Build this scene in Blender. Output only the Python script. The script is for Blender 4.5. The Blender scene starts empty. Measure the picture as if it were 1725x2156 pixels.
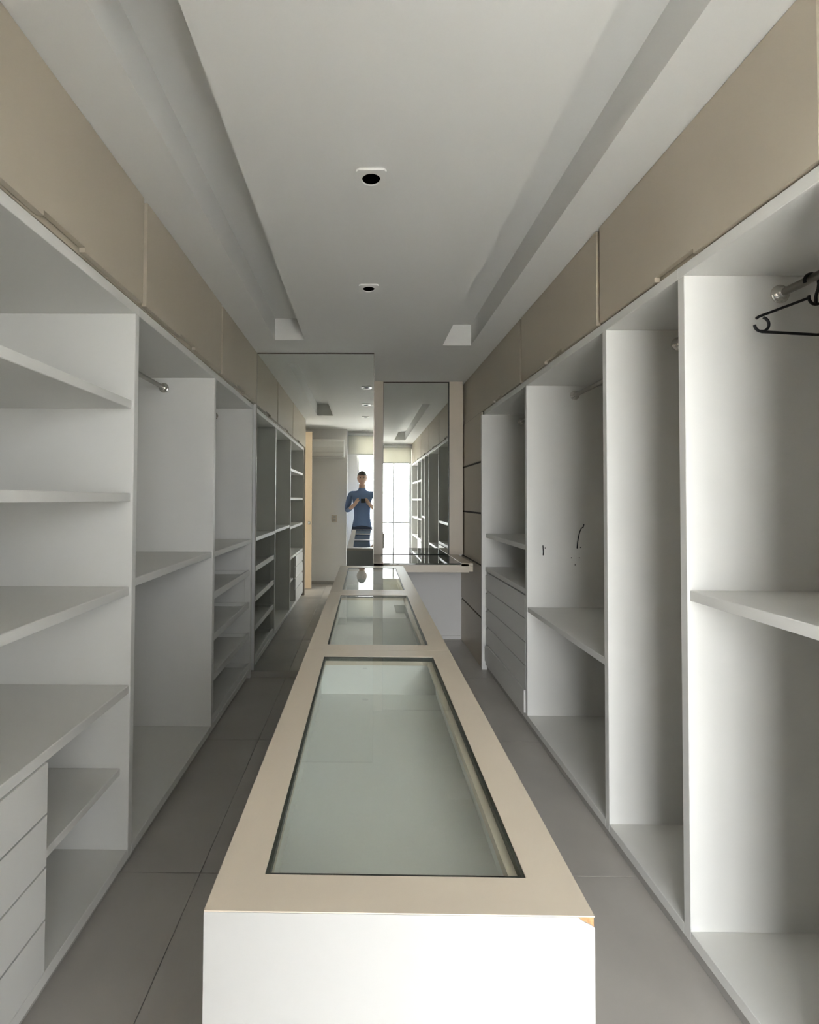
import bpy, bmesh, math, random
from mathutils import Matrix, Vector

random.seed(7)
scn = bpy.context.scene
COL = scn.collection

# ------------------------------------------------------------------ camera
IMG_W, IMG_H = 1725.0, 2156.0
F, CX, CY = 1037.14, 760.09, 1027.86
YAW, PITCH, ROLL = -0.0064, 0.0228, 0.0045
cam = bpy.data.cameras.new('camera')
cam_o = bpy.data.objects.new('camera', cam)
COL.objects.link(cam_o)
_r = Vector((math.cos(YAW), -math.sin(YAW), 0)); _f = Vector((math.sin(YAW), math.cos(YAW), 0)); _u = Vector((0, 0, 1))
fw = _f * math.cos(PITCH) + _u * math.sin(PITCH)
up = _u * math.cos(PITCH) - _f * math.sin(PITCH)
rt = _r * math.cos(ROLL) + up * math.sin(ROLL)
up = up * math.cos(ROLL) - _r * math.sin(ROLL)
cam_o.matrix_world = Matrix(((rt.x, up.x, -fw.x, 0), (rt.y, up.y, -fw.y, 0), (rt.z, up.z, -fw.z, 1.4), (0, 0, 0, 1)))
cam.sensor_fit = 'HORIZONTAL'
cam.sensor_width = 36.0
cam.lens = F * 36.0 / IMG_W
cam.shift_x = (IMG_W / 2 - CX) / IMG_W
cam.shift_y = (CY - IMG_H / 2) / IMG_W
cam.clip_start = 0.02
scn.camera = cam_o

# ------------------------------------------------------------------ light and exposure
world = bpy.data.worlds.new('overcast_sky')
scn.world = world
world.use_nodes = True
bg = world.node_tree.nodes['Background']
bg.inputs['Color'].default_value = (0.95, 0.97, 1.00, 1)     # even overcast
bg.inputs['Strength'].default_value = 13.0

scn.view_settings.view_transform = 'Standard'
scn.view_settings.look = 'None'
scn.view_settings.exposure = 0.58
scn.view_settings.gamma = 1.0
scn.view_settings.use_curve_mapping = False
scn.cycles.max_bounces = 8
scn.cycles.diffuse_bounces = 5
scn.cycles.glossy_bounces = 5
scn.cycles.transparent_max_bounces = 16
scn.cycles.sample_clamp_indirect = 6.0
scn.cycles.use_adaptive_sampling = True
scn.cycles.adaptive_threshold = 0.2
scn.cycles.adaptive_min_samples = 20

sun = bpy.data.lights.new('sun', 'SUN'); sun.energy = 42.0; sun.angle = 0.02; sun.color = (1.0, 0.96, 0.90)
sun_o = bpy.data.objects.new('sun', sun); COL.objects.link(sun_o)
sun_o.rotation_euler = (math.radians(-30), math.radians(8), 0)    # from behind the house: it lights the terrace, not the room

# window opening in the wall behind the camera
WY = -0.62
AY = -0.36                       # face of the wall part that carries the air conditioner
WX0, WX1, WZ0, WZ1 = -0.13, 1.00, 0.03, 2.46
pl = bpy.data.lights.new('window_portal', 'AREA')
pl.shape = 'RECTANGLE'; pl.size = WX1 - WX0; pl.size_y = WZ1 - WZ0
pl.cycles.is_portal = True
plo = bpy.data.objects.new('window_portal', pl); COL.objects.link(plo)
plo.location = ((WX0 + WX1) / 2, WY - 0.13, (WZ0 + WZ1) / 2)
plo.rotation_euler = (math.radians(90), 0, 0)      # -Z of the lamp points to +Y, into the room

# ------------------------------------------------------------------ materials
def mat(name, col, rough=0.5, spec=0.5, metal=0.0, noise=0.0, scale=6.0, bump=0.0, bscale=200.0, coat=0.0):
    m = bpy.data.materials.new(name); m.use_nodes = True
    nt = m.node_tree; b = nt.nodes['Principled BSDF']
    b.inputs['Base Color'].default_value = (*col, 1); b.inputs['Roughness'].default_value = rough
    b.inputs['Specular IOR Level'].default_value = spec; b.inputs['Metallic'].default_value = metal
    b.inputs['Coat Weight'].default_value = coat
    tc = nt.nodes.new('ShaderNodeTexCoord')
    if noise:
        n = nt.nodes.new('ShaderNodeTexNoise'); n.inputs['Scale'].default_value = scale; n.inputs['Detail'].default_value = 5
        r = nt.nodes.new('ShaderNodeMapRange'); r.inputs['To Min'].default_value = 1 - noise; r.inputs['To Max'].default_value = 1 + noise
        r.inputs['From Min'].default_value = 0.3; r.inputs['From Max'].default_value = 0.7
        mx = nt.nodes.new('ShaderNodeVectorMath'); mx.operation = 'SCALE'; mx.inputs[0].default_value = col
        nt.links.new(tc.outputs['Object'], n.inputs['Vector']); nt.links.new(n.outputs['Fac'], r.inputs['Value'])
        nt.links.new(r.outputs['Result'], mx.inputs['Scale']); nt.links.new(mx.outputs['Vector'], b.inputs['Base Color'])
    if bump:
        n2 = nt.nodes.new('ShaderNodeTexNoise'); n2.inputs['Scale'].default_value = bscale
        bp = nt.nodes.new('ShaderNodeBump'); bp.inputs['Strength'].default_value = bump; bp.inputs['Distance'].default_value = 0.001
        nt.links.new(tc.outputs['Object'], n2.inputs['Vector']); nt.links.new(n2.outputs['Fac'], bp.inputs['Height'])
        nt.links.new(bp.outputs['Normal'], b.inputs['Normal'])
    return m

def glass_mat(name, tint, r0=0.06, rough=0.0):
    """thin pane: Schlick reflection over a tinted see-through layer, the same from both sides."""
    m = bpy.data.materials.new(name); m.use_nodes = True
    nt = m.node_tree; nt.nodes.clear()
    out = nt.nodes.new('ShaderNodeOutputMaterial'); mix = nt.nodes.new('ShaderNodeMixShader')
    lw = nt.nodes.new('ShaderNodeLayerWeight'); lw.inputs['Blend'].default_value = 0.5
    pw = nt.nodes.new('ShaderNodeMath'); pw.operation = 'POWER'; pw.inputs[1].default_value = 5.0
    ma = nt.nodes.new('ShaderNodeMath'); ma.operation = 'MULTIPLY_ADD'; ma.inputs[1].default_value = 0.95 - r0; ma.inputs[2].default_value = r0
    tr = nt.nodes.new('ShaderNodeBsdfTransparent'); tr.inputs['Color'].default_value = (*tint, 1)
    gl = nt.nodes.new('ShaderNodeBsdfGlossy'); gl.inputs['Roughness'].default_value = rough
    nt.links.new(lw.outputs['Facing'], pw.inputs[0]); nt.links.new(pw.outputs[0], ma.inputs[0]); nt.links.new(ma.outputs[0], mix.inputs[0])
    nt.links.new(tr.outputs[0], mix.inputs[1]); nt.links.new(gl.outputs[0], mix.inputs[2]); nt.links.new(mix.outputs[0], out.inputs[0])
    return m

M = {}
M['white'] = mat('white_melamine', (0.745, 0.735, 0.70), 0.42, 0.4, noise=0.012, scale=3)
M['beige'] = mat('beige_laminate', (0.485, 0.43, 0.34), 0.38, 0.45, noise=0.015, scale=3)
M['cream'] = mat('cream_lacquer', (0.60, 0.53, 0.435), 0.33, 0.5, noise=0.012, scale=3)
M['island_white'] = mat('white_lacquer', (0.80, 0.80, 0.78), 0.35, 0.45)
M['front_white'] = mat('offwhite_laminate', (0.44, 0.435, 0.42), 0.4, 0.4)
M['ceiling'] = mat('ceiling_paint', (0.78, 0.775, 0.75), 0.85, 0.2, bump=0.05)
M['wall'] = mat('wall_paint', (0.76, 0.75, 0.735), 0.8, 0.2, bump=0.05)
M['tile'] = mat('grey_porcelain', (0.46, 0.435, 0.40), 0.36, 0.45, noise=0.10, scale=2.2)
M['grout'] = mat('tile_grout', (0.31, 0.29, 0.265), 0.9, 0.1)
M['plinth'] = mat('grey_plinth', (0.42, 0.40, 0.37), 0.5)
M['chrome'] = mat('chrome', (0.72, 0.70, 0.66), 0.16, 0.5, metal=1.0)
M['steel'] = mat('brushed_steel', (0.42, 0.40, 0.36), 0.32, 0.5, metal=1.0)
M['black'] = mat('black_plastic', (0.008, 0.008, 0.009), 0.4, 0.4)
M['dark'] = mat('dark_seal', (0.035, 0.04, 0.032), 0.4, 0.4)
M['shadow_gap'] = mat('dark_backing', (0.10, 0.09, 0.075), 0.7, 0.2)
M['chipboard'] = mat('bare_chipboard', (0.40, 0.22, 0.11), 0.9, 0.1, noise=0.25, scale=220)
M['plastic_white'] = mat('white_plastic', (0.78, 0.77, 0.74), 0.35, 0.5)
M['door'] = mat('door_cream', (0.80, 0.66, 0.48), 0.45, 0.4)
M['alu'] = mat('white_aluminium', (0.75, 0.75, 0.75), 0.4, 0.5)
M['concrete'] = mat('pale_concrete', (0.60, 0.585, 0.56), 0.9, 0.1, noise=0.1)
M['skin'] = mat('skin', (0.50, 0.33, 0.25), 0.5, 0.4)
M['shirt'] = mat('blue_cotton', (0.13, 0.19, 0.32), 0.9, 0.1, bump=0.2, bscale=300)
M['jeans'] = mat('dark_denim', (0.05, 0.06, 0.09), 0.9, 0.1)
M['hair'] = mat('dark_hair', (0.03, 0.022, 0.018), 0.5, 0.4, bump=0.5, bscale=400)
M['mirror'] = mat('silvered_glass', (0.83, 0.85, 0.82), 0.0, 0.5, metal=1.0)
M['glass'] = glass_mat('green_tinted_glass', (0.935, 0.975, 0.95), 0.085)
M['table_glass'] = mat('dark_table_glass', (0.05, 0.06, 0.05), 0.02, 0.6)
M['window_glass'] = glass_mat('clear_window_glass', (0.97, 0.98, 0.98))
m = bpy.data.materials.new('blind_fabric'); m.use_nodes = True
nt = m.node_tree; nt.nodes.clear()
_o = nt.nodes.new('ShaderNodeOutputMaterial'); _x = nt.nodes.new('ShaderNodeMixShader'); _x.inputs[0].default_value = 0.25
_d = nt.nodes.new('ShaderNodeBsdfDiffuse'); _d.inputs[0].default_value = (0.86, 0.85, 0.79, 1)
_t = nt.nodes.new('ShaderNodeBsdfTranslucent'); _t.inputs[0].default_value = (0.82, 0.80, 0.72, 1)
nt.links.new(_d.outputs[0], _x.inputs[1]); nt.links.new(_t.outputs[0], _x.inputs[2]); nt.links.new(_x.outputs[0], _o.inputs[0])
M['blind'] = m
# ------------------------------------------------------------------ helpers
WORLD = {}                      # world position of each object's origin

def link(name, data, wpos, parent=None):
    o = bpy.data.objects.new(name, data); COL.objects.link(o)
    p = Vector(wpos)
    if parent is not None:
        o.parent = parent; o.location = p - WORLD[parent]
    else:
        o.location = p
    WORLD[o] = p
    return o

def tag(o, label=None, cat=None, group=None, kind=None):
    if label: o['label'] = label
    if cat: o['category'] = cat
    if group: o['group'] = group
    if kind: o['kind'] = kind
    return o

def thing(name, pos, label, cat, group=None):
    return tag(link(name, None, pos), label, cat, group)

def mesh_obj(name, bm, material, parent=None, origin=None, smooth=False):
    bm.normal_update()
    if origin is None:
        mn = Vector((1e9,) * 3); mx = Vector((-1e9,) * 3)
        for v in bm.verts:
            for i in range(3):
                mn[i] = min(mn[i], v.co[i]); mx[i] = max(mx[i], v.co[i])
        origin = Vector(((mn.x + mx.x) / 2, (mn.y + mx.y) / 2, mn.z))
    origin = Vector(origin)
    bmesh.ops.translate(bm, verts=bm.verts, vec=-origin)
    me = bpy.data.meshes.new(name); bm.to_mesh(me); bm.free()
    if smooth:
        for p in me.polygons: p.use_smooth = True
    for mm in (material if isinstance(material, (list, tuple)) else [material]): me.materials.append(mm)
    return link(name, me, origin, parent)

def add_box(bm, x0, x1, y0, y1, z0, z1, bev=0.0):
    x0, x1 = sorted((x0, x1)); y0, y1 = sorted((y0, y1)); z0, z1 = sorted((z0, z1))
    r = bmesh.ops.create_cube(bm, size=1.0)
    for v in r['verts']:
        v.co = Vector((x0 + (v.co.x + .5) * (x1 - x0), y0 + (v.co.y + .5) * (y1 - y0), z0 + (v.co.z + .5) * (z1 - z0)))
    if bev:
        es = list({e for v in r['verts'] for e in v.link_edges})
        bmesh.ops.bevel(bm, geom=es, offset=bev, segments=1, affect='EDGES', profile=0.5)

def box(name, x0, x1, y0, y1, z0, z1, material, parent=None, bev=0.0012):
    bm = bmesh.new(); add_box(bm, x0, x1, y0, y1, z0, z1, bev)
    return mesh_obj(name, bm, material, parent)

def add_prism(bm, pts, axis, a0, a1):
    """pts in the plane across axis ('x': (y,z), 'y': (x,z), 'z': (x,y)), extruded from a0 to a1."""
    def P(p, a):
        return {'x': (a, p[0], p[1]), 'y': (p[0], a, p[1]), 'z': (p[0], p[1], a)}[axis]
    A = [bm.verts.new(P(p, a0)) for p in pts]; B = [bm.verts.new(P(p, a1)) for p in pts]
    bm.faces.new(A); bm.faces.new(B[::-1]); n = len(pts)
    for i in range(n):
        bm.faces.new((A[i], B[i], B[(i + 1) % n], A[(i + 1) % n]))
    bmesh.ops.recalc_face_normals(bm, faces=bm.faces)

def prism(name, pts, axis, a0, a1, material, parent=None):
    bm = bmesh.new(); add_prism(bm, pts, axis, a0, a1)
    return mesh_obj(name, bm, material, parent)

def add_tube(bm, path, r, n=12, caps=True):
    path = [Vector(p) for p in path]; rings = []
    ref = None
    for i, p in enumerate(path):
        t = (path[min(i + 1, len(path) - 1)] - path[max(i - 1, 0)]).normalized()
        if ref is None:
            ref = t.orthogonal().normalized()
        ref = (ref - t * ref.dot(t)).normalized(); b = t.cross(ref)
        rr = r[i] if isinstance(r, (list, tuple)) else r
        rings.append([bm.verts.new(p + (ref * math.cos(2 * math.pi * k / n) + b * math.sin(2 * math.pi * k / n)) * rr) for k in range(n)])
    for a, b in zip(rings, rings[1:]):
        for k in range(n):
            bm.faces.new((a[k], a[(k + 1) % n], b[(k + 1) % n], b[k]))
    if caps:
        bm.faces.new(rings[0][::-1]); bm.faces.new(rings[-1])

def tube(name, path, r, material, parent=None, n=12):
    bm = bmesh.new(); add_tube(bm, path, r, n); bmesh.ops.recalc_face_normals(bm, faces=bm.faces)
    return mesh_obj(name, bm, material, parent, smooth=True)

def lathe_y(name, prof, cx, y, cz, sgn, material, parent, n=24):
    """prof: (radius, distance from wall) turned about a Y axis."""
    bm = bmesh.new(); rings = []
    for r, d in prof:
        rings.append([bm.verts.new((cx + r * math.cos(2 * math.pi * k / n), y + sgn * d, cz + r * math.sin(2 * math.pi * k / n))) for k in range(n)])
    for a, b in zip(rings, rings[1:]):
        for k in range(n):
            bm.faces.new((a[k], a[(k + 1) % n], b[(k + 1) % n], b[k]))
    bm.faces.new(rings[-1]); bmesh.ops.recalc_face_normals(bm, faces=bm.faces)
    o = mesh_obj(name, bm, material, parent, smooth=True)
    return o

# ------------------------------------------------------------------ dimensions (metres, from the photograph)
ZC = 2.571
XL, XR = -0.884, 1.009           # front edges of the open wardrobes
XDL, XDR = -0.861, 1.003         # overhead door faces
ZDB, ZR, ZB = 2.156, 2.1125, 0.0786
XFL, XFR = -0.907, 1.022         # plinth faces
T = 0.032
DEPTH = 0.60
YML, YMR = 3.911, 4.870          # mirror planes
YB = 5.0

# ------------------------------------------------------------------ room shell
bm = bmesh.new(); add_box(bm, -1.75, 1.85, -0.80, 5.15, -0.08, -0.004)
floor = tag(mesh_obj('floor', bm, M['grout']), 'grey floor of large square porcelain tiles', kind='structure')
TS, TX0, TY0 = 1.0208, -0.607, 1.872
tile_mesh = {}
xs = [TX0 + TS * k for k in range(-2, 4)]; ys = [TY0 + TS * k for k in range(-3, 5)]
for i in range(len(xs) - 1):
    for j in range(len(ys) - 1):
        a0, a1 = max(xs[i] + .0012, -1.75), min(xs[i + 1] - .0012, 1.85)
        b0, b1 = max(ys[j] + .0012, -0.80), min(ys[j + 1] - .0012, 5.15)
        if a1 - a0 > .05 and b1 - b0 > .05:
            box('tile', a0, a1, b0, b1, -0.006, 0.0, M['tile'], floor, bev=0.0008)

# ceiling slab with two recessed cove slots
SL = (-0.660, -0.442, 0.96, 3.596); SR = (0.592, 0.807, 0.04, 3.716); ZS = 2.7295
bm = bmesh.new()
cx0, cx1, cy0, cy1 = -1.75, 1.85, -0.80, 5.15
add_box(bm, cx0, SL[0], cy0, cy1, ZC, ZS)
add_box(bm, SL[0], SL[1], cy0, SL[2], ZC, ZS); add_box(bm, SL[0], SL[1], SL[3], cy1, ZC, ZS)
add_box(bm, SL[1], SR[0], cy0, cy1, ZC, ZS)
add_box(bm, SR[0], SR[1], cy0, SR[2], ZC, ZS); add_box(bm, SR[0], SR[1], SR[3], cy1, ZC, ZS)
add_box(bm, SR[1], cx1, cy0, cy1, ZC, ZS)
add_box(bm, cx0, cx1, cy0, cy1, ZS, ZS + .08)
tag(mesh_obj('ceiling', bm, M['ceiling']), 'white plaster ceiling with two long recessed slots', kind='structure')

def structure(name, boxes, material, label, parent=None):
    bm = bmesh.new()
    for b in boxes: add_box(bm, *b)
    return tag(mesh_obj(name, bm, material, parent), label, kind='structure')

structure('wall_left', [(-1.75, -1.50, -0.80, 0.11, 0, ZC), (-1.75, -1.50, 0.60, 5.15, 0, ZC), (-1.75, -1.50, 0.11, 0.60, 2.46, ZC)], M['wall'], 'white wall behind the wardrobe on the left')
structure('wall_right', [(1.63, 1.85, -0.80, 5.15, 0, ZC)], M['wall'], 'white wall behind the wardrobe on the right')
structure('wall_back', [(0.075, 1.63, YB, 5.15, 0, ZC)], M['wall'], 'white end wall behind and below the dressing table')
structure('wall_middle', [(-1.50, 0.075, YML + .012, 5.15, 0, ZC)], M['wall'], 'white wall block behind the tall mirror')
structure('wall_front', [(-1.50, -0.287, WY - .16, AY, 0, ZC), (-0.287, WX0, WY - .16, WY, 0, ZC), (WX1, 1.63, WY - .16, WY, 0, ZC),
                         (WX0, WX1, WY - .16, WY, WZ1, ZC), (WX0, WX1, WY - .16, WY, 0, WZ0)], M['wall'],
          'wall with the window and air conditioner, seen in the mirrors')
structure('baseboard_front', [(-1.50, -0.287, AY, AY + .012, 0, .05)], M['plinth'], 'low grey baseboard under the air conditioner')
structure('baseboard_back', [(0.08, 0.975, YB - .012, YB, 0, .035)], M['wall'], 'thin white baseboard below the dressing table')
structure('trim_1', [(0.076, 0.187, 4.862, YB, 0.862, ZC)], M['cream'], 'cream post between the two mirrors')
structure('trim_2', [(0.842, 0.975, 4.862, YB, 0.862, ZC)], M['cream'], 'cream post between mirror and grooved panels')
g = structure('ground', [(-12, 12, -24, -0.82, -0.2, -0.1)], M['concrete'], 'pale concrete terrace outside the window')


structure('sky_blocker_slab', [(-1.9, 6, -2.7, -0.80, 2.66, 2.82)], M['wall'], 'added unseen white slab over the terrace, blocking high sky light')  # added overhang out of view: cuts steep sky light on the island front

# adjoining hall beyond the open door; its unseen window is widened to add light
structure('wall_hall', [(-4.2, -1.75, 2.4, 2.5, 0, 2.571), (-4.3, -4.2, -0.9, 2.5, 0, 2.571), (-4.2, -4.0, -0.9, -0.8, 0, 2.571), (-1.9, -1.75, -0.9, -0.8, 0, 2.571),
                        (-4.0, -1.9, -0.9, -0.8, 2.4, 2.571), (-4.0, -1.9, -0.9, -0.8, 0, .2), (-4.3, -1.75, -0.9, 2.5, 2.571, 2.65), (-4.3, -1.75, -0.9, 2.5, -.08, 0)],
          M['wall'], 'white walls of the hall beyond the open door')

# window: sliding glass door behind the camera
win = tag(link('window_1', None, ((WX0 + WX1) / 2, WY - .08, WZ0)), 'tall white sliding window reflected in the mirrors', kind='structure')
fr = .045
for a in ((WX0, WX0 + fr, WZ0, WZ1), (WX1 - fr, WX1, WZ0, WZ1), (WX0 + fr, WX1 - fr, WZ0, WZ0 + fr), (WX0 + fr, WX1 - fr, WZ1 - fr, WZ1),
          (0.61, 0.645, WZ0 + fr, WZ1 - fr), (WX0 + fr, 0.61, 0.90, 0.925), (0.645, WX1 - fr, 0.90, 0.935)):
    box('window_frame', a[0], a[1], WY - .11, WY - .06, a[2], a[3], M['alu'], win, .002)
for a in ((WX0 + fr, 0.61), (0.645, WX1 - fr)):
    box('pane', a[0], a[1], WY - .088, WY - .082, WZ0 + fr, 0.90, M['window_glass'], win, 0)
    box('pane', a[0], a[1], WY - .088, WY - .082, 0.925, WZ1 - fr, M['window_glass'], win, 0)
rb = thing('roller_blind', (0.39, WY + .035, 2.17), 'cream roller blind rolled most of the way up the window', 'blind')
tube('roller_tube', [(-0.27, WY + .05, 2.515), (0.995, WY + .05, 2.515)], .025, M['alu'], rb, 14)
box('fabric', -0.265, 0.992, WY + .024, WY + .026, 2.175, 2.52, M['blind'], rb, 0)
box('bottom_bar', -0.265, 0.992, WY + .018, WY + .032, 2.155, 2.178, M['alu'], rb, .002)

# open door leaf at the end of the left wardrobe
dr = tag(link('door_1', None, (-1.15, 0.13, 0.01)), 'tall cream door leaf standing open, reflected in the tall mirror', kind='structure')
box('door_leaf', -1.49, -0.815, 0.113, 0.148, 0.012, 2.455, M['door'], dr, .002)
box('door_stile', -1.49, -0.955, 0.148, 0.156, 0.012, 2.455, M['door'], dr, .002)
box('lock_plate', -0.872, -0.832, 0.148, 0.154, 1.005, 1.055, M['steel'], dr, .001)
lathe_y('lock_knob', [(.012, 0), (.012, .02), (.015, .024), (.013, .034), (.004, .036)], -0.852, 0.154, 1.03, 1, M['chrome'], dr)

# ------------------------------------------------------------------ wardrobes
def SX(side, d):                 # d: depth behind the front plane
    return XL - d if side == 'L' else XR + d

def rod(parent, side, y0, y1, z=2.053, d=0.300):
    x = SX(side, d)
    rd = tube('hanging_rod', [(x, y0 + .004, z), (x, y1 - .004, z)], 0.0125, M['steel'], parent, 16)
    tag(rd, 'chrome hanging rod')
    prof = [(.029, 0), (.029, .003), (.025, .005), (.020, .007), (.018, .018), (.0155, .021), (.0135, .022)]
    for y, s in ((y0, 1), (y1, -1)):
        fl = lathe_y('rod_flange', prof, x, y, z, s, M['chrome'], rd)
    return rd

def bay(name, side, y0, y1, label, cat='wardrobe', near_panel=True, far_to_floor=False, proud=0.0):
    """open bay between y0 (near, inner face) and y1 (far, inner face); the far divider belongs to it."""
    t = thing(name, (SX(side, .3), (y0 + y1) / 2, 0), label, cat, 'open wardrobe bays')
    b = .0015
    box('side_panel', SX(side, -proud), SX(side, DEPTH), y1, y1 + T, 0 if far_to_floor else .043, ZR, M['white'], t, b)
    if near_panel:
        box('side_panel', SX(side, 0), SX(side, DEPTH), y0 - T, y0, .043, ZR, M['white'], t, b)
    ya = y0 - (T if near_panel else 0)
    box('top_panel', SX(side, 0), SX(side, DEPTH), ya, y1 + T, ZR, 2.149, M['white'], t, b)
    box('base_panel', SX(side, 0), SX(side, DEPTH), y0, y1, .043, ZB, M['white'], t, b)
    box('back_panel', SX(side, DEPTH), SX(side, DEPTH + .012), ya, y1 + T, .0, 2.149, M['white'], t, 0)
    px = XFL if side == 'L' else XFR
    s = -1 if side == 'L' else 1
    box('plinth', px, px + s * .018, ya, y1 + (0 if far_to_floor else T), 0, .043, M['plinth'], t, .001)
    return t

def shelf(t, side, y0, y1, ztop, d=.008, th=.032):
    return box('shelf', SX(side, d), SX(side, DEPTH - .002), y0 + .001, y1 - .001, ztop - th, ztop, M['white'], t, .002)

def drawer(t, side, y0, y1, z0, z1, notch_far, pull=0.0):
    g = .0032
    a, b = y0 + g, y1 - g; lo, hi = z0 + g, z1 - g
    nl, nd = .060, .026          # finger notch cut from the upper corner
    if notch_far:
        pts = [(a, lo), (b, lo), (b, hi - nd), (b - nl, hi - nd), (b - nl - .012, hi), (a, hi)]
    else:
        pts = [(a, lo), (b, lo), (b, hi), (a + nl + .012, hi), (a + nl, hi - nd), (a, hi - nd)]
    s = -1 if side == 'L' else 1
    dw = prism('drawer', pts, 'x', SX(side, -pull), SX(side, -pull) + s * .018, M['white'], t)
    bm = bmesh.new(); xa, xb = SX(side, .019 - pull), SX(side, .50)
    add_box(bm, xa, xb, a + .012, a + .024, lo + .012, hi - .045); add_box(bm, xa, xb, b - .024, b - .012, lo + .012, hi - .045)
    add_box(bm, xb - s * .012, xb, a + .024, b - .024, lo + .012, hi - .045); add_box(bm, xa, xb - s * .012, a + .024, b - .024, lo + .012, lo + .020)
    mesh_obj('drawer_box', bm, M['white'], dw)
    return dw

# --- left run: L0 (shelves and drawers), L1 (hanging), L2 (shoe trays)
YL = [0.655, 1.879, 2.887, 3.872]
l0 = bay('shelved_wardrobe_bay', 'L', YL[0], YL[1], 'white open bay with three shelves above a block of plain drawers, opposite the hanger', )
for z in (1.776, 1.420, 1.064): shelf(l0, 'L', YL[0], YL[1], z, .009)
shelf(l0, 'L', YL[0], YL[1], .693, .004)
shelf(l0, 'L', 1.405, YL[1], .381, .033, .027)
box('divider_panel', SX('L', .020), SX('L', DEPTH - .002), 1.372, 1.392, ZB, .661, M['white'], l0, .001)
for k in range(4):
    drawer(l0, 'L', YL[0], 1.398, ZB + .0005 + k * .1455, ZB + .0005 + (k + 1) * .1455, False)
l1 = bay('hanging_wardrobe_bay', 'L', YL[1] + T, YL[2], 'white open bay with a rod and single shelf, between drawers and shoe trays', near_panel=False)
shelf(l1, 'L', YL[1] + T, YL[2], 1.090, .006)
rod(l1, 'L', YL[1] + T, YL[2])
l2 = bay('shoe_tray_wardrobe_bay', 'L', YL[2] + T, YL[3], 'white open bay with stacked shoe trays below a shelf, next to the tall mirror', near_panel=False, far_to_floor=True)
shelf(l2, 'L', YL[2] + T, YL[3], 1.085, .002)
rod(l2, 'L', YL[2] + T, YL[3])
box('filler_strip', SX('L', .0), SX('L', .045), YL[3] - .014, YL[3], ZB, 1.053, M['white'], l2, .001)
box('filler_strip', SX('L', .0), SX('L', .045), YL[2] + T, YL[2] + T + .008, ZB, 1.053, M['white'], l2, .001)
for z in (.846, .598, .360, .124):
    bm = bmesh.new(); ya, yb = YL[2] + T + .010, YL[3] - .018
    xf, xk = SX('L', .006), SX('L', .56); h = .043
    add_box(bm, xf, xf - .016, ya, yb, z - h, z, .001); add_box(bm, xk + .014, xk, ya, yb, z - h, z, .001)
    add_box(bm, xf - .016, xk + .014, ya, ya + .014, z - h, z - .004, .001); add_box(bm, xf - .016, xk + .014, yb - .014, yb, z - h, z - .004, .001)
    add_box(bm, xf - .016, xk + .014, ya + .014, yb - .014, z - h, z - h + .012)
    mesh_obj('shoe_tray', bm, M['white'], l2)

# --- right run: R0 (by the window), R1, R2, R3, R4 from near to far
YR = [1.548, 2.050, 3.061, 4.104]
Y0R = 1.060
YA = 0.470
rw = bay('shelved_wardrobe_bay', 'R', WY + .04, YA, 'white open bay with shelves right beside the window, reflected in the dressing mirror')
for z in (1.76, 1.42, 1.06, .69): shelf(rw, 'R', WY + .04, YA, z)
r0 = bay('shelved_wardrobe_bay', 'R', YA + T, Y0R - T, 'white open bay with shelves over drawers, second from the window in the dressing mirror', near_panel=False)
for z in (1.76, 1.42, 1.06, .69): shelf(r0, 'R', YA + T, Y0R - T, z)
for k in range(4):
    drawer(r0, 'R', YA + T, Y0R - T, ZB + k * .1455, ZB + (k + 1) * .1455, True)
r1 = bay('hanging_wardrobe_bay', 'R', Y0R, YR[0], 'white open bay holding the black hanger, with one shelf at mid height', near_panel=False)
shelf(r1, 'R', Y0R, YR[0], 1.121, .007)
rod(r1, 'R', Y0R, YR[0])
r2 = bay('hanging_wardrobe_bay', 'R', YR[0] + T, YR[1], 'narrow white full-height bay without any shelf, second from the hanger', near_panel=False)
rod(r2, 'R', YR[0] + T, YR[1])
r3 = bay('hanging_wardrobe_bay', 'R', YR[1] + T, YR[2], 'white open bay with a knee-high shelf and black wires on its far side', near_panel=False)
shelf(r3, 'R', YR[1] + T, YR[2], .740, .003, .030)
rod(r3, 'R', YR[1] + T, YR[2])
r4 = bay('drawer_wardrobe_bay', 'R', YR[2] + T, YR[3], 'white open bay with five notched drawers, next to the grooved beige panels', near_panel=False, far_to_floor=True, proud=.029)
shelf(r4, 'R', YR[2] + T, YR[3], 1.121, .004, .033)
shelf(r4, 'R', YR[2] + T, YR[3], .846, .0, .033)
rod(r4, 'R', YR[2] + T, YR[3])
for k in range(5):
    drawer(r4, 'R', YR[2] + T + .004, YR[3], ZB - .003 + k * .1462, ZB - .003 + (k + 1) * .1462, True, .009 if k == 0 else .0)
# screw holes in the divider with the wires
for x, z in ((1.340, 1.109), (1.284, 1.045), (1.332, 1.046), (1.306, 1.002), (1.122, 1.105)):
    lathe_y('screw_hole', [(.0032, 0), (.0032, .0006)], x, YR[2], z, -1, M['black'], r3, 8)
def wire(pts, r, label):
    o = tube('loose_wire', pts, r, M['black'], None, 8)
    return tag(o, label, 'wire')
yw = YR[2] - .003
wire([(1.1075, yw, 1.121), (1.1078, yw - .003, 1.10), (1.1092, yw - .004, 1.08), (1.1088, yw, 1.060)], .0030,
     'short straight black wire end on the divider face below the rod')
wire([(1.361, yw, 1.253), (1.355, yw - .004, 1.236), (1.342, yw - .006, 1.228), (1.333, yw - .006, 1.208), (1.326, yw - .006, 1.183), (1.320, yw - .005, 1.145), (1.318, yw, 1.104)], .0030,
     'curved black wire on the same divider face, the longer one')

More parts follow.
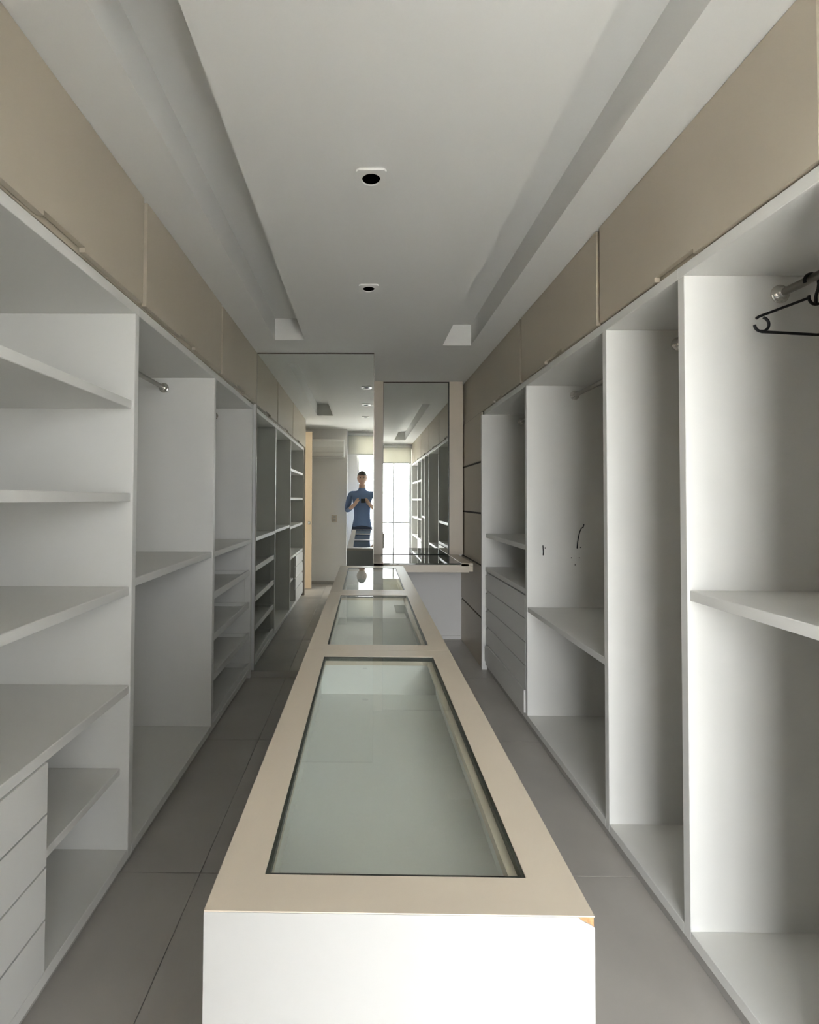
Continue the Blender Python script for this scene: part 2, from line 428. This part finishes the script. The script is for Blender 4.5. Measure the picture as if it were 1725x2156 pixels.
# --- overhead cabinets
def overhead(side, y0, y1, notch, label, far_gap=True):
    s = -1 if side == 'L' else 1
    xd = XDL if side == 'L' else XDR
    t = thing('overhead_cabinet', (xd + s * .3, (y0 + y1) / 2, 2.15), label, 'cabinet', 'overhead cabinets')
    xb0, xb1 = xd + s * .022, SX(side, DEPTH)
    bm = bmesh.new()
    ytop = ZC - .004
    add_box(bm, xb0, xb1, y0, y0 + .018, 2.151, ytop); add_box(bm, xb0, xb1, y1 - .018, y1, 2.151, ytop)
    add_box(bm, xb0, xb1, y0 + .018, y1 - .018, 2.151, 2.186); add_box(bm, xb0, xb1, y0 + .018, y1 - .018, ytop - .015, ytop)
    add_box(bm, xb1 - s * .01, xb1, y0 + .018, y1 - .018, 2.186, ytop - .015)
    mesh_obj('carcass', bm, M['beige'], t)
    lo, hi = ZDB, ZC - .003
    a, b = y0 + .001, y1 - .030 if far_gap else y1 - .002
    n0, n1 = notch; nd = .015
    pts = [(a, lo), (n0, lo), (n0, lo + nd), (n1, lo + nd), (n1, lo), (b, lo), (b, hi), (a, hi)]
    d = prism('door', pts, 'x', xd, xd + s * .019, M['beige'], t)
    return t
overhead('L', 0.600, 1.917, (1.296, 1.493), 'beige overhead cabinet above the drawers and shelves, nearest on its side')
overhead('L', 1.917, 2.963, (2.283, 2.484), 'beige overhead cabinet above the rod and single shelf, middle one of its side')
overhead('L', 2.963, 3.909, (3.311, 3.524), 'beige overhead cabinet above the shoe trays, touching the tall mirror', False)
overhead('R', WY + .01, 0.036, (-.3, -.12), 'beige overhead cabinet beside the window, seen in the dressing mirror')
overhead('R', 0.036, 1.078, (.46, .66), 'beige overhead cabinet over the black hanger, cut off by the top corner of the picture')
overhead('R', 1.078, 2.120, (1.495, 1.695), 'long beige overhead cabinet above the narrow bay without shelves')
overhead('R', 2.120, 3.163, (2.500, 2.736), 'beige overhead cabinet above the bay with the knee-high shelf')
overhead('R', 3.163, YB - .002, (3.600, 3.819), 'beige overhead cabinet above the five drawers', False)
box('end_post', XDL, SX('L', DEPTH), 0.600, 0.622, 0, ZDB - .006, M['cream'], l0, .002)

# --- grooved cladding at the far right
cl = thing('grooved_panel_cladding', (0.99, 4.5, 0), 'beige horizontal grooved panels between the drawers and the dressing table', 'wall panel')
box('backing', 0.994, 1.02, 4.142, YB - .003, 0, 2.149, M['shadow_gap'], cl, 0)
zz = [0.0, 0.415, 0.850, 1.287, 1.722, 2.150]
for a, b in zip(zz, zz[1:]):
    box('panel', 0.985, 1.000, 4.1375, YB - .002, a + (.008 if a else 0), b - .008, M['beige'], cl, .0015)

# ------------------------------------------------------------------ mirrors
tm = thing('wall_mirror', (-0.39, YML, 0), 'tall floor-to-ceiling mirror at the end of the left wardrobe', 'mirror')
box('mirror_glass', XDL + .004, 0.074, YML, YML + .006, 0.047, ZC - .010, M['mirror'], tm, 0)
box('edge_strip', XDL - .002, XDL + .004, YML - .002, YML + .006, 0.047, ZC - .002, M['steel'], tm, 0)
box('edge_strip', 0.074, 0.078, YML - .002, YML + .012, 0.047, ZC - .002, M['steel'], tm, 0)
box('edge_strip', XDL + .004, 0.074, YML - .002, YML + .006, ZC - .010, ZC - .002, M['shadow_gap'], tm, 0)
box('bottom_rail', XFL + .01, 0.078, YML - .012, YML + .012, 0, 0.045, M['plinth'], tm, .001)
dm = thing('wall_mirror', (0.515, YMR, 0.87), 'narrower mirror above the dressing table', 'mirror')
box('mirror_glass', 0.190, 0.832, YMR, YMR + .006, 0.866, ZC - .012, M['mirror'], dm, 0)
box('edge_strip', 0.187, 0.190, YMR - .002, YMR + .006, 0.866, ZC - .002, M['shadow_gap'], dm, 0)
box('edge_strip', 0.832, 0.842, YMR - .004, YMR + .006, 0.866, ZC - .002, M['dark'], dm, 0)
box('edge_strip', 0.190, 0.832, YMR - .002, YMR + .006, ZC - .012, ZC - .002, M['shadow_gap'], dm, 0)

# ------------------------------------------------------------------ dressing table
dt = thing('dressing_table', (0.5, 4.6, 0.78), 'cream wall-mounted dressing table with dark glass top below the mirror', 'table')
DY, DX0, DX1, DZ = 4.205, 0.084, 0.930, 0.862
box('fascia', DX0, 0.896, DY, DY + .022, 0.783, DZ - .006, M['cream'], dt, .0015)
box('underside', DX0 + .004, 0.930, DY + .024, YB - .002, 0.790, 0.832, M['cream'], dt, .001)
box('side_frame', DX0, 0.168, DY, YB - .002, 0.856 - .02, DZ, M['cream'], dt, .0015)
box('side_frame', 0.829, 0.930, DY, YB - .002, 0.856 - .02, DZ, M['cream'], dt, .0015)
box('side_frame', 0.896, 0.930, DY + .001, YB - .002, 0.790, 0.835, M['cream'], dt, .001)
box('glass_top', 0.169, 0.828, DY - .001, YB - .003, 0.846, DZ - .002, M['table_glass'], dt, .001)

# ------------------------------------------------------------------ display island: three glass-topped cabinets in a row
IL, IR, IZ, IY = -0.1715, 0.2494, 0.9546, 0.5402
IYAW = -0.0056
def island_unit(y0, y1, p0, p1, label, chip=False):
    t = thing('display_cabinet', ((IL + IR) / 2, (y0 + y1) / 2, 0), label, 'display cabinet', 'glass-topped island cabinets')
    pl_, pr_ = -0.116, 0.193
    th = .018
    a, b = y0 + .0008, y1 - .0008
    zt = IZ - .020
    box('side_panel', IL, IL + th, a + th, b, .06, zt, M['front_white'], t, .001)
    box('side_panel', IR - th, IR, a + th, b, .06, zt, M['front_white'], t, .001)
    if chip:
        bm = bmesh.new()
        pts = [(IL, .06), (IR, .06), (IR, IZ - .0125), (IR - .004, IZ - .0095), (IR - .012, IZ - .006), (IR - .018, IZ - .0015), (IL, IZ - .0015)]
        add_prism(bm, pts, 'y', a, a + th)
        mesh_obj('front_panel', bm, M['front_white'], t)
        box('exposed_core', IR - .020, IR - .0006, a + .0015, a + th - .001, IZ - .0145, IZ - .002, M['chipboard'], t, 0)
    else:
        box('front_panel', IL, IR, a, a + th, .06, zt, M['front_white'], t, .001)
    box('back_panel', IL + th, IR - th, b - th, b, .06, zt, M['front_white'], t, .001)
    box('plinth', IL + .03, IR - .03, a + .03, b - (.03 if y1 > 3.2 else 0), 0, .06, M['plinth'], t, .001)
    # top frame: a ring of four rails cut as one board
    bm = bmesh.new()
    ya = a + (th if chip else 0)
    add_box(bm, IL, pl_, ya, b, zt, IZ); add_box(bm, pr_, IR, ya, b, zt, IZ)
    add_box(bm, pl_, pr_, ya, p0, zt, IZ); add_box(bm, pl_, pr_, p1, b, zt, IZ)
    mesh_obj('top_frame', bm, M['cream'], t)
    if chip:
        box('top_edge', IL, IR, a + .0004, a + th, IZ - .0014, IZ, M['cream'], t, 0)
    s = .0045
    bm = bmesh.new()
    add_box(bm, pl_, pl_ + s, p0, p1, IZ - .012, IZ - .0015); add_box(bm, pr_ - s, pr_, p0, p1, IZ - .012, IZ - .0015)
    add_box(bm, pl_ + s, pr_ - s, p0, p0 + s, IZ - .012, IZ - .0015); add_box(bm, pl_ + s, pr_ - s, p1 - s, p1, IZ - .012, IZ - .0015)
    mesh_obj('seal', bm, M['dark'], t)
    bm = bmesh.new()
    vs = [bm.verts.new(c) for c in ((pl_ + s, p0 + s, IZ - .002), (pr_ - s, p0 + s, IZ - .002), (pr_ - s, p1 - s, IZ - .002), (pl_ + s, p1 - s, IZ - .002))]
    bm.faces.new(vs)
    mesh_obj('glass_pane', bm, M['glass'], t)
    # shallow display tray under the glass
    bm = bmesh.new(); zb, e = IZ - .108, .018
    add_box(bm, IL + th, IR - th, a + th, b - th, zb - .012, zb)
    add_box(bm, pl_ - e - .002, pl_ - e + .010, p0 - .02, p1 + .02, zb, zt); add_box(bm, pr_ + e - .010, pr_ + e + .002, p0 - .02, p1 + .02, zb, zt)
    add_box(bm, pl_ - e, pr_ + e, p0 - .022, p0 - .008, zb, zt); add_box(bm, pl_ - e, pr_ + e, p1 + .004, p1 + .018, zb, zt)
    mesh_obj('display_tray', bm, M['island_white'], t)
    bm = bmesh.new(); q = .016
    add_box(bm, pl_ - .001, pl_ + .004, p0, p1, zt - .004, IZ - .012); add_box(bm, pr_ - q, pr_ + .001, p0, p1, zt - .006, IZ - .012)
    add_box(bm, pl_ + .004, pr_ - q, p0, p0 + .006, zt - .004, IZ - .012); add_box(bm, pl_ + .004, pr_ - q, p1 - .004, p1, zt - .004, IZ - .012)
    mesh_obj('glass_ledge', bm, M['cream'], t)
    return t
units = [island_unit(0.5402, 1.4668, 0.5937, 1.4095, 'nearest glass-topped display cabinet, white front with a chipped top corner', True),
         island_unit(1.4668, 2.3930, 1.5216, 2.3098, 'middle glass-topped display cabinet of the island row'),
         island_unit(2.3930, 3.3142, 2.4373, 3.2274, 'farthest glass-topped display cabinet, just before the dressing table')]
for t in units:                  # the row stands turned by a third of a degree
    p = t.location.copy(); c, s = math.cos(IYAW), math.sin(IYAW)
    t.location = (p.x * c - (p.y - IY) * s, IY + p.x * s + (p.y - IY) * c, 0); t.rotation_euler.z = IYAW

# ------------------------------------------------------------------ recessed downlights
def downlight(y, label):
    x, h = 0.021, .054
    t = thing('recessed_downlight', (x, y, ZC - .008), label, 'downlight', 'square ceiling downlights')
    bm = bmesh.new(); n = 32; R = .0345
    sq = []
    for k in range(n):
        a = 2 * math.pi * (k + .5) / n; c, s = math.cos(a), math.sin(a); q = h / max(abs(c), abs(s))
        sq.append((c * q, s * q))
    z0, z1 = ZC - .008, ZC
    o0 = [bm.verts.new((x + p[0], y + p[1], z0)) for p in sq]; o1 = [bm.verts.new((x + p[0], y + p[1], z1)) for p in sq]
    i0 = [bm.verts.new((x + R * math.cos(2 * math.pi * (k + .5) / n), y + R * math.sin(2 * math.pi * (k + .5) / n), z0)) for k in range(n)]
    i1 = [bm.verts.new((x + (R - .002) * math.cos(2 * math.pi * (k + .5) / n), y + (R - .002) * math.sin(2 * math.pi * (k + .5) / n), z0 + .005)) for k in range(n)]
    for k in range(n):
        j = (k + 1) % n
        bm.faces.new((o0[k], o0[j], i0[j], i0[k])); bm.faces.new((o1[k], o1[j], o0[j], o0[k])); bm.faces.new((i0[k], i0[j], i1[j], i1[k]))
    bmesh.ops.recalc_face_normals(bm, faces=bm.faces)
    mesh_obj('trim_plate', bm, M['plastic_white'], t)
    bm = bmesh.new()
    a = [bm.verts.new((x + (R - .002) * math.cos(2 * math.pi * k / n), y + (R - .002) * math.sin(2 * math.pi * k / n), z0 + .005)) for k in range(n)]
    b = [bm.verts.new((x + .03 * math.cos(2 * math.pi * k / n), y + .03 * math.sin(2 * math.pi * k / n), ZC - .0008)) for k in range(n)]
    for k in range(n): bm.faces.new((a[k], a[(k + 1) % n], b[(k + 1) % n], b[k]))
    bm.faces.new(b)
    mesh_obj('lamp_cup', bm, M['void'], t)
M['void'] = mat('black_baffle', (0.002, 0.002, 0.002), 1.0, 0.0)
downlight(1.768, 'square white downlight with a black hole, the larger one overhead')
downlight(2.704, 'square white downlight with a black hole, the smaller one nearer the mirrors')
downlight(0.855, 'square white downlight seen only in the tall mirror')

# ------------------------------------------------------------------ black hanger on the nearest right rod
HY = 1.44
hg = thing('clothes_hanger', (1.318, HY, 1.88), 'black plastic hanger hanging from the nearest rod on the right', 'hanger')
def hp(pts): return [(x, HY, z) for x, z in pts]
xc = 1.323
def mirror_pts(pts): return [(2 * xc - x, z) for x, z in pts]
def arc(cx, cz, r, a0, a1, n=14):
    return [(cx + r * math.cos(math.radians(a0 + (a1 - a0) * k / n)), cz + r * math.sin(math.radians(a0 + (a1 - a0) * k / n))) for k in range(n + 1)]
rr = .0040
def htube(name, pts, r=rr): return tube(name, hp(pts), r, M['black'], hg, 10)
htube('hook', arc(1.3115, 2.0485, .0203, 200, 10, 18) + [(1.333, 2.040), (1.331, 2.026), (1.326, 2.012), (xc, 2.000), (xc, 1.978)], .0042)
htube('neck_bow', [(1.303, 2.004), (1.3035, 1.994)] + arc(xc, 1.997, .0195, 190, 350, 16) + [(2 * xc - 1.3035, 1.994), (2 * xc - 1.303, 2.004)])
for f in (lambda p: p, mirror_pts):
    htube('shoulder_arm', f([(1.303, 1.997), (1.166, 1.945), (1.156, 1.941), (1.149, 1.936)]))
    htube('end_loop', f(arc(1.1645, 1.9185, .0205, 75, -100, 18) + arc(1.1645, 1.9185, .0215, -100, -175, 8)))
htube('trouser_bar', [(1.163, 1.8965), (1.184, 1.8955), (xc, 1.888), (2 * xc - 1.184, 1.8955), (2 * xc - 1.163, 1.8965)], .0042)

# ------------------------------------------------------------------ things on the window wall, seen in the tall mirror
ac = thing('air_conditioner', (-0.70, AY, 2.09), 'white split air conditioner high on the wall, reflected in the tall mirror', 'air conditioner')
prof = [(0, 2.098), (.10, 2.090), (.155, 2.105), (.185, 2.16), (.195, 2.25), (.190, 2.34), (.175, 2.375), (.15, 2.382), (0, 2.382)]
prism('body', [(AY + a, b) for a, b in prof], 'x', -1.08, -0.330, M['plastic_white'], ac)
box('louver', -1.05, -0.36, AY + .105, AY + .165, 2.096, 2.101, M['plinth'], ac, .0005)
box('front_seam', -1.08 + .02, -0.350, AY + .1895, AY + .1915, 2.165, 2.168, M['plinth'], ac, 0)
ol = thing('wall_outlet', (-0.488, AY, 1.02), 'cream double outlet plate on the wall below the air conditioner', 'outlet')
box('plate', -0.527, -0.449, AY, AY + .008, 1.024, 1.139, M['cream'], ol, .002)
for z in (1.055, 1.108): box('socket', -0.508, -0.468, AY + .008, AY + .011, z - .017, z + .017, M['plinth'], ol, .001)

# ------------------------------------------------------------------ photographer behind the camera, seen only in reflections
def build_person():
    PX, PY = -0.03, -0.240
    root = thing('person', (PX, PY, 0), 'person in a blue shirt holding up a phone, seen only in reflections', 'person')
    J = {'pel': (0, 0, .98, .135, .095), 'waist': (0, 0, 1.12, .130, .090), 'chest': (0, .0, 1.34, .160, .105), 'neckb': (0, -.01, 1.55, .085, .075), 'neck': (0, 0, 1.615, .056, .058), 'headb': (0, .015, 1.68, .062, .07)}
    edges = [('pel', 'waist'), ('waist', 'chest'), ('chest', 'neckb'), ('neckb', 'neck'), ('neck', 'headb')]
    for s, n in ((-1, 'l'), (1, 'r')):
        J['hip' + n] = (s * .10, 0, .92, .095, .095); J['knee' + n] = (s * .12, .02, .50, .062, .062); J['ank' + n] = (s * .13, -.01, .09, .042, .045)
        J['toe' + n] = (s * .15, .15, .035, .04, .03)
        J['sho' + n] = (s * .19, -.01, 1.505, .070, .066); J['elb' + n] = (s * .25, .03, 1.20, .045, .045); J['wri' + n] = (s * .105, .165, 1.335, .029, .029)
        J['palm' + n] = (s * .085, .188, 1.365, .032, .020)
        edges += [('pel', 'hip' + n), ('hip' + n, 'knee' + n), ('knee' + n, 'ank' + n), ('ank' + n, 'toe' + n),
                  ('chest', 'sho' + n), ('sho' + n, 'elb' + n), ('elb' + n, 'wri' + n), ('wri' + n, 'palm' + n)]
        for k, (dx, dz) in enumerate(((-.006, .050), (.004, .045), (.010, .032), (.014, .016))):   # four fingers round the phone's edge
            a, b = 'f%d%s' % (k, n), 'g%d%s' % (k, n)
            J[a] = (s * (.080 + dx), .206, 1.365 + dz * .9, .0095, .0095); J[b] = (s * .052, .212, 1.372 + dz, .008, .008)
            edges += [('palm' + n, a), (a, b)]
        J['th' + n] = (s * .062, .178, 1.375, .011, .011); J['ti' + n] = (s * .035, .186, 1.392, .009, .009)
        edges += [('palm' + n, 'th' + n), ('th' + n, 'ti' + n)]
    names = list(J); me = bpy.data.meshes.new('body')
    me.from_pydata([(J[k][0], J[k][1], J[k][2]) for k in names], [(names.index(a), names.index(b)) for a, b in edges], [])
    o = bpy.data.objects.new('body_skin', me); COL.objects.link(o)
    o.modifiers.new('skin', 'SKIN'); sd = o.modifiers.new('sub', 'SUBSURF'); sd.levels = 2; sd.render_levels = 2
    for k, v in zip(names, me.skin_vertices[0].data):
        v.radius = (J[k][3], J[k][4]); v.use_root = (k == 'pel')
    dg = bpy.context.evaluated_depsgraph_get(); ev = o.evaluated_get(dg)
    bm = bmesh.new(); bm.from_mesh(ev.to_mesh()); ev.to_mesh_clear()
    bpy.data.objects.remove(o)
    # head: a shaped ovoid with nose, brow, jaw and ears, sunk into the neck
    hb = bmesh.new(); bmesh.ops.create_uvsphere(hb, u_segments=28, v_segments=22, radius=1.0)
    for v in hb.verts:
        x, y, z = v.co
        w = 1.0 - .22 * max(0, -z) ** 1.3
        px, py, pz = x * .076 * w, y * .095 * (1 - .10 * max(0, -z)), z * .120
        if y > 0:
            py += .022 * math.exp(-((x / .16) ** 2 + ((z + .12) / .22) ** 2)) - .010 * math.exp(-(((abs(x) - .38) / .18) ** 2 + ((z - .08) / .13) ** 2))
            py += .006 * math.exp(-(((z + .48) / .10) ** 2 + (x / .35) ** 2))
        if abs(x) > .93: px *= 1.12
        v.co = (px, py + .025, pz + 1.742)
    off = len(bm.verts); vm = {}
    for v in hb.verts: vm[v.index] = bm.verts.new(v.co)
    for f in hb.faces: bm.faces.new([vm[v.index] for v in f.verts])
    hb.free()
    bm.normal_update()
    for f in bm.faces:
        c = f.calc_center_median(); f.smooth = True
        arm = c.y > .112 and 1.10 < c.z < 1.55
        f.material_index = 2 if c.z < .97 else (0 if (c.z > 1.585 or arm) else 1)
        if c.z < .10: f.material_index = 3
    bmesh.ops.translate(bm, verts=bm.verts, vec=(PX, PY, 0))
    mesh_obj('body', bm, [M['skin'], M['shirt'], M['jeans'], M['black']], root, origin=(PX, PY, 0))
    hr = bmesh.new(); bmesh.ops.create_uvsphere(hr, u_segments=28, v_segments=18, radius=1.0)
    bmesh.ops.delete(hr, geom=[v for v in hr.verts if v.co.z < (.32 if v.co.y > .05 else -.35)], context='VERTS')
    for v in hr.verts: v.co = (v.co.x * .083 + PX, v.co.y * .104 + .020 + PY, v.co.z * .126 + 1.745)
    mesh_obj('hair', hr, M['hair'], root, smooth=True)
    for s in (-1, 1):
        e = bmesh.new(); bmesh.ops.create_uvsphere(e, u_segments=12, v_segments=8, radius=.0095)
        bmesh.ops.translate(e, verts=e.verts, vec=(PX + s * .029, PY + .106, 1.752)); mesh_obj('eye', e, M['hair'], root, smooth=True)
    ph = thing('phone', (-0.0, -0.030, 1.345), 'dark phone held by the person in the blue shirt', 'phone')
    box('phone_body', PX - .049 + .03, PX + .035 + .02, -0.040, -0.031, 1.345, 1.412, M['black'], ph, .003)
    return root
build_person()
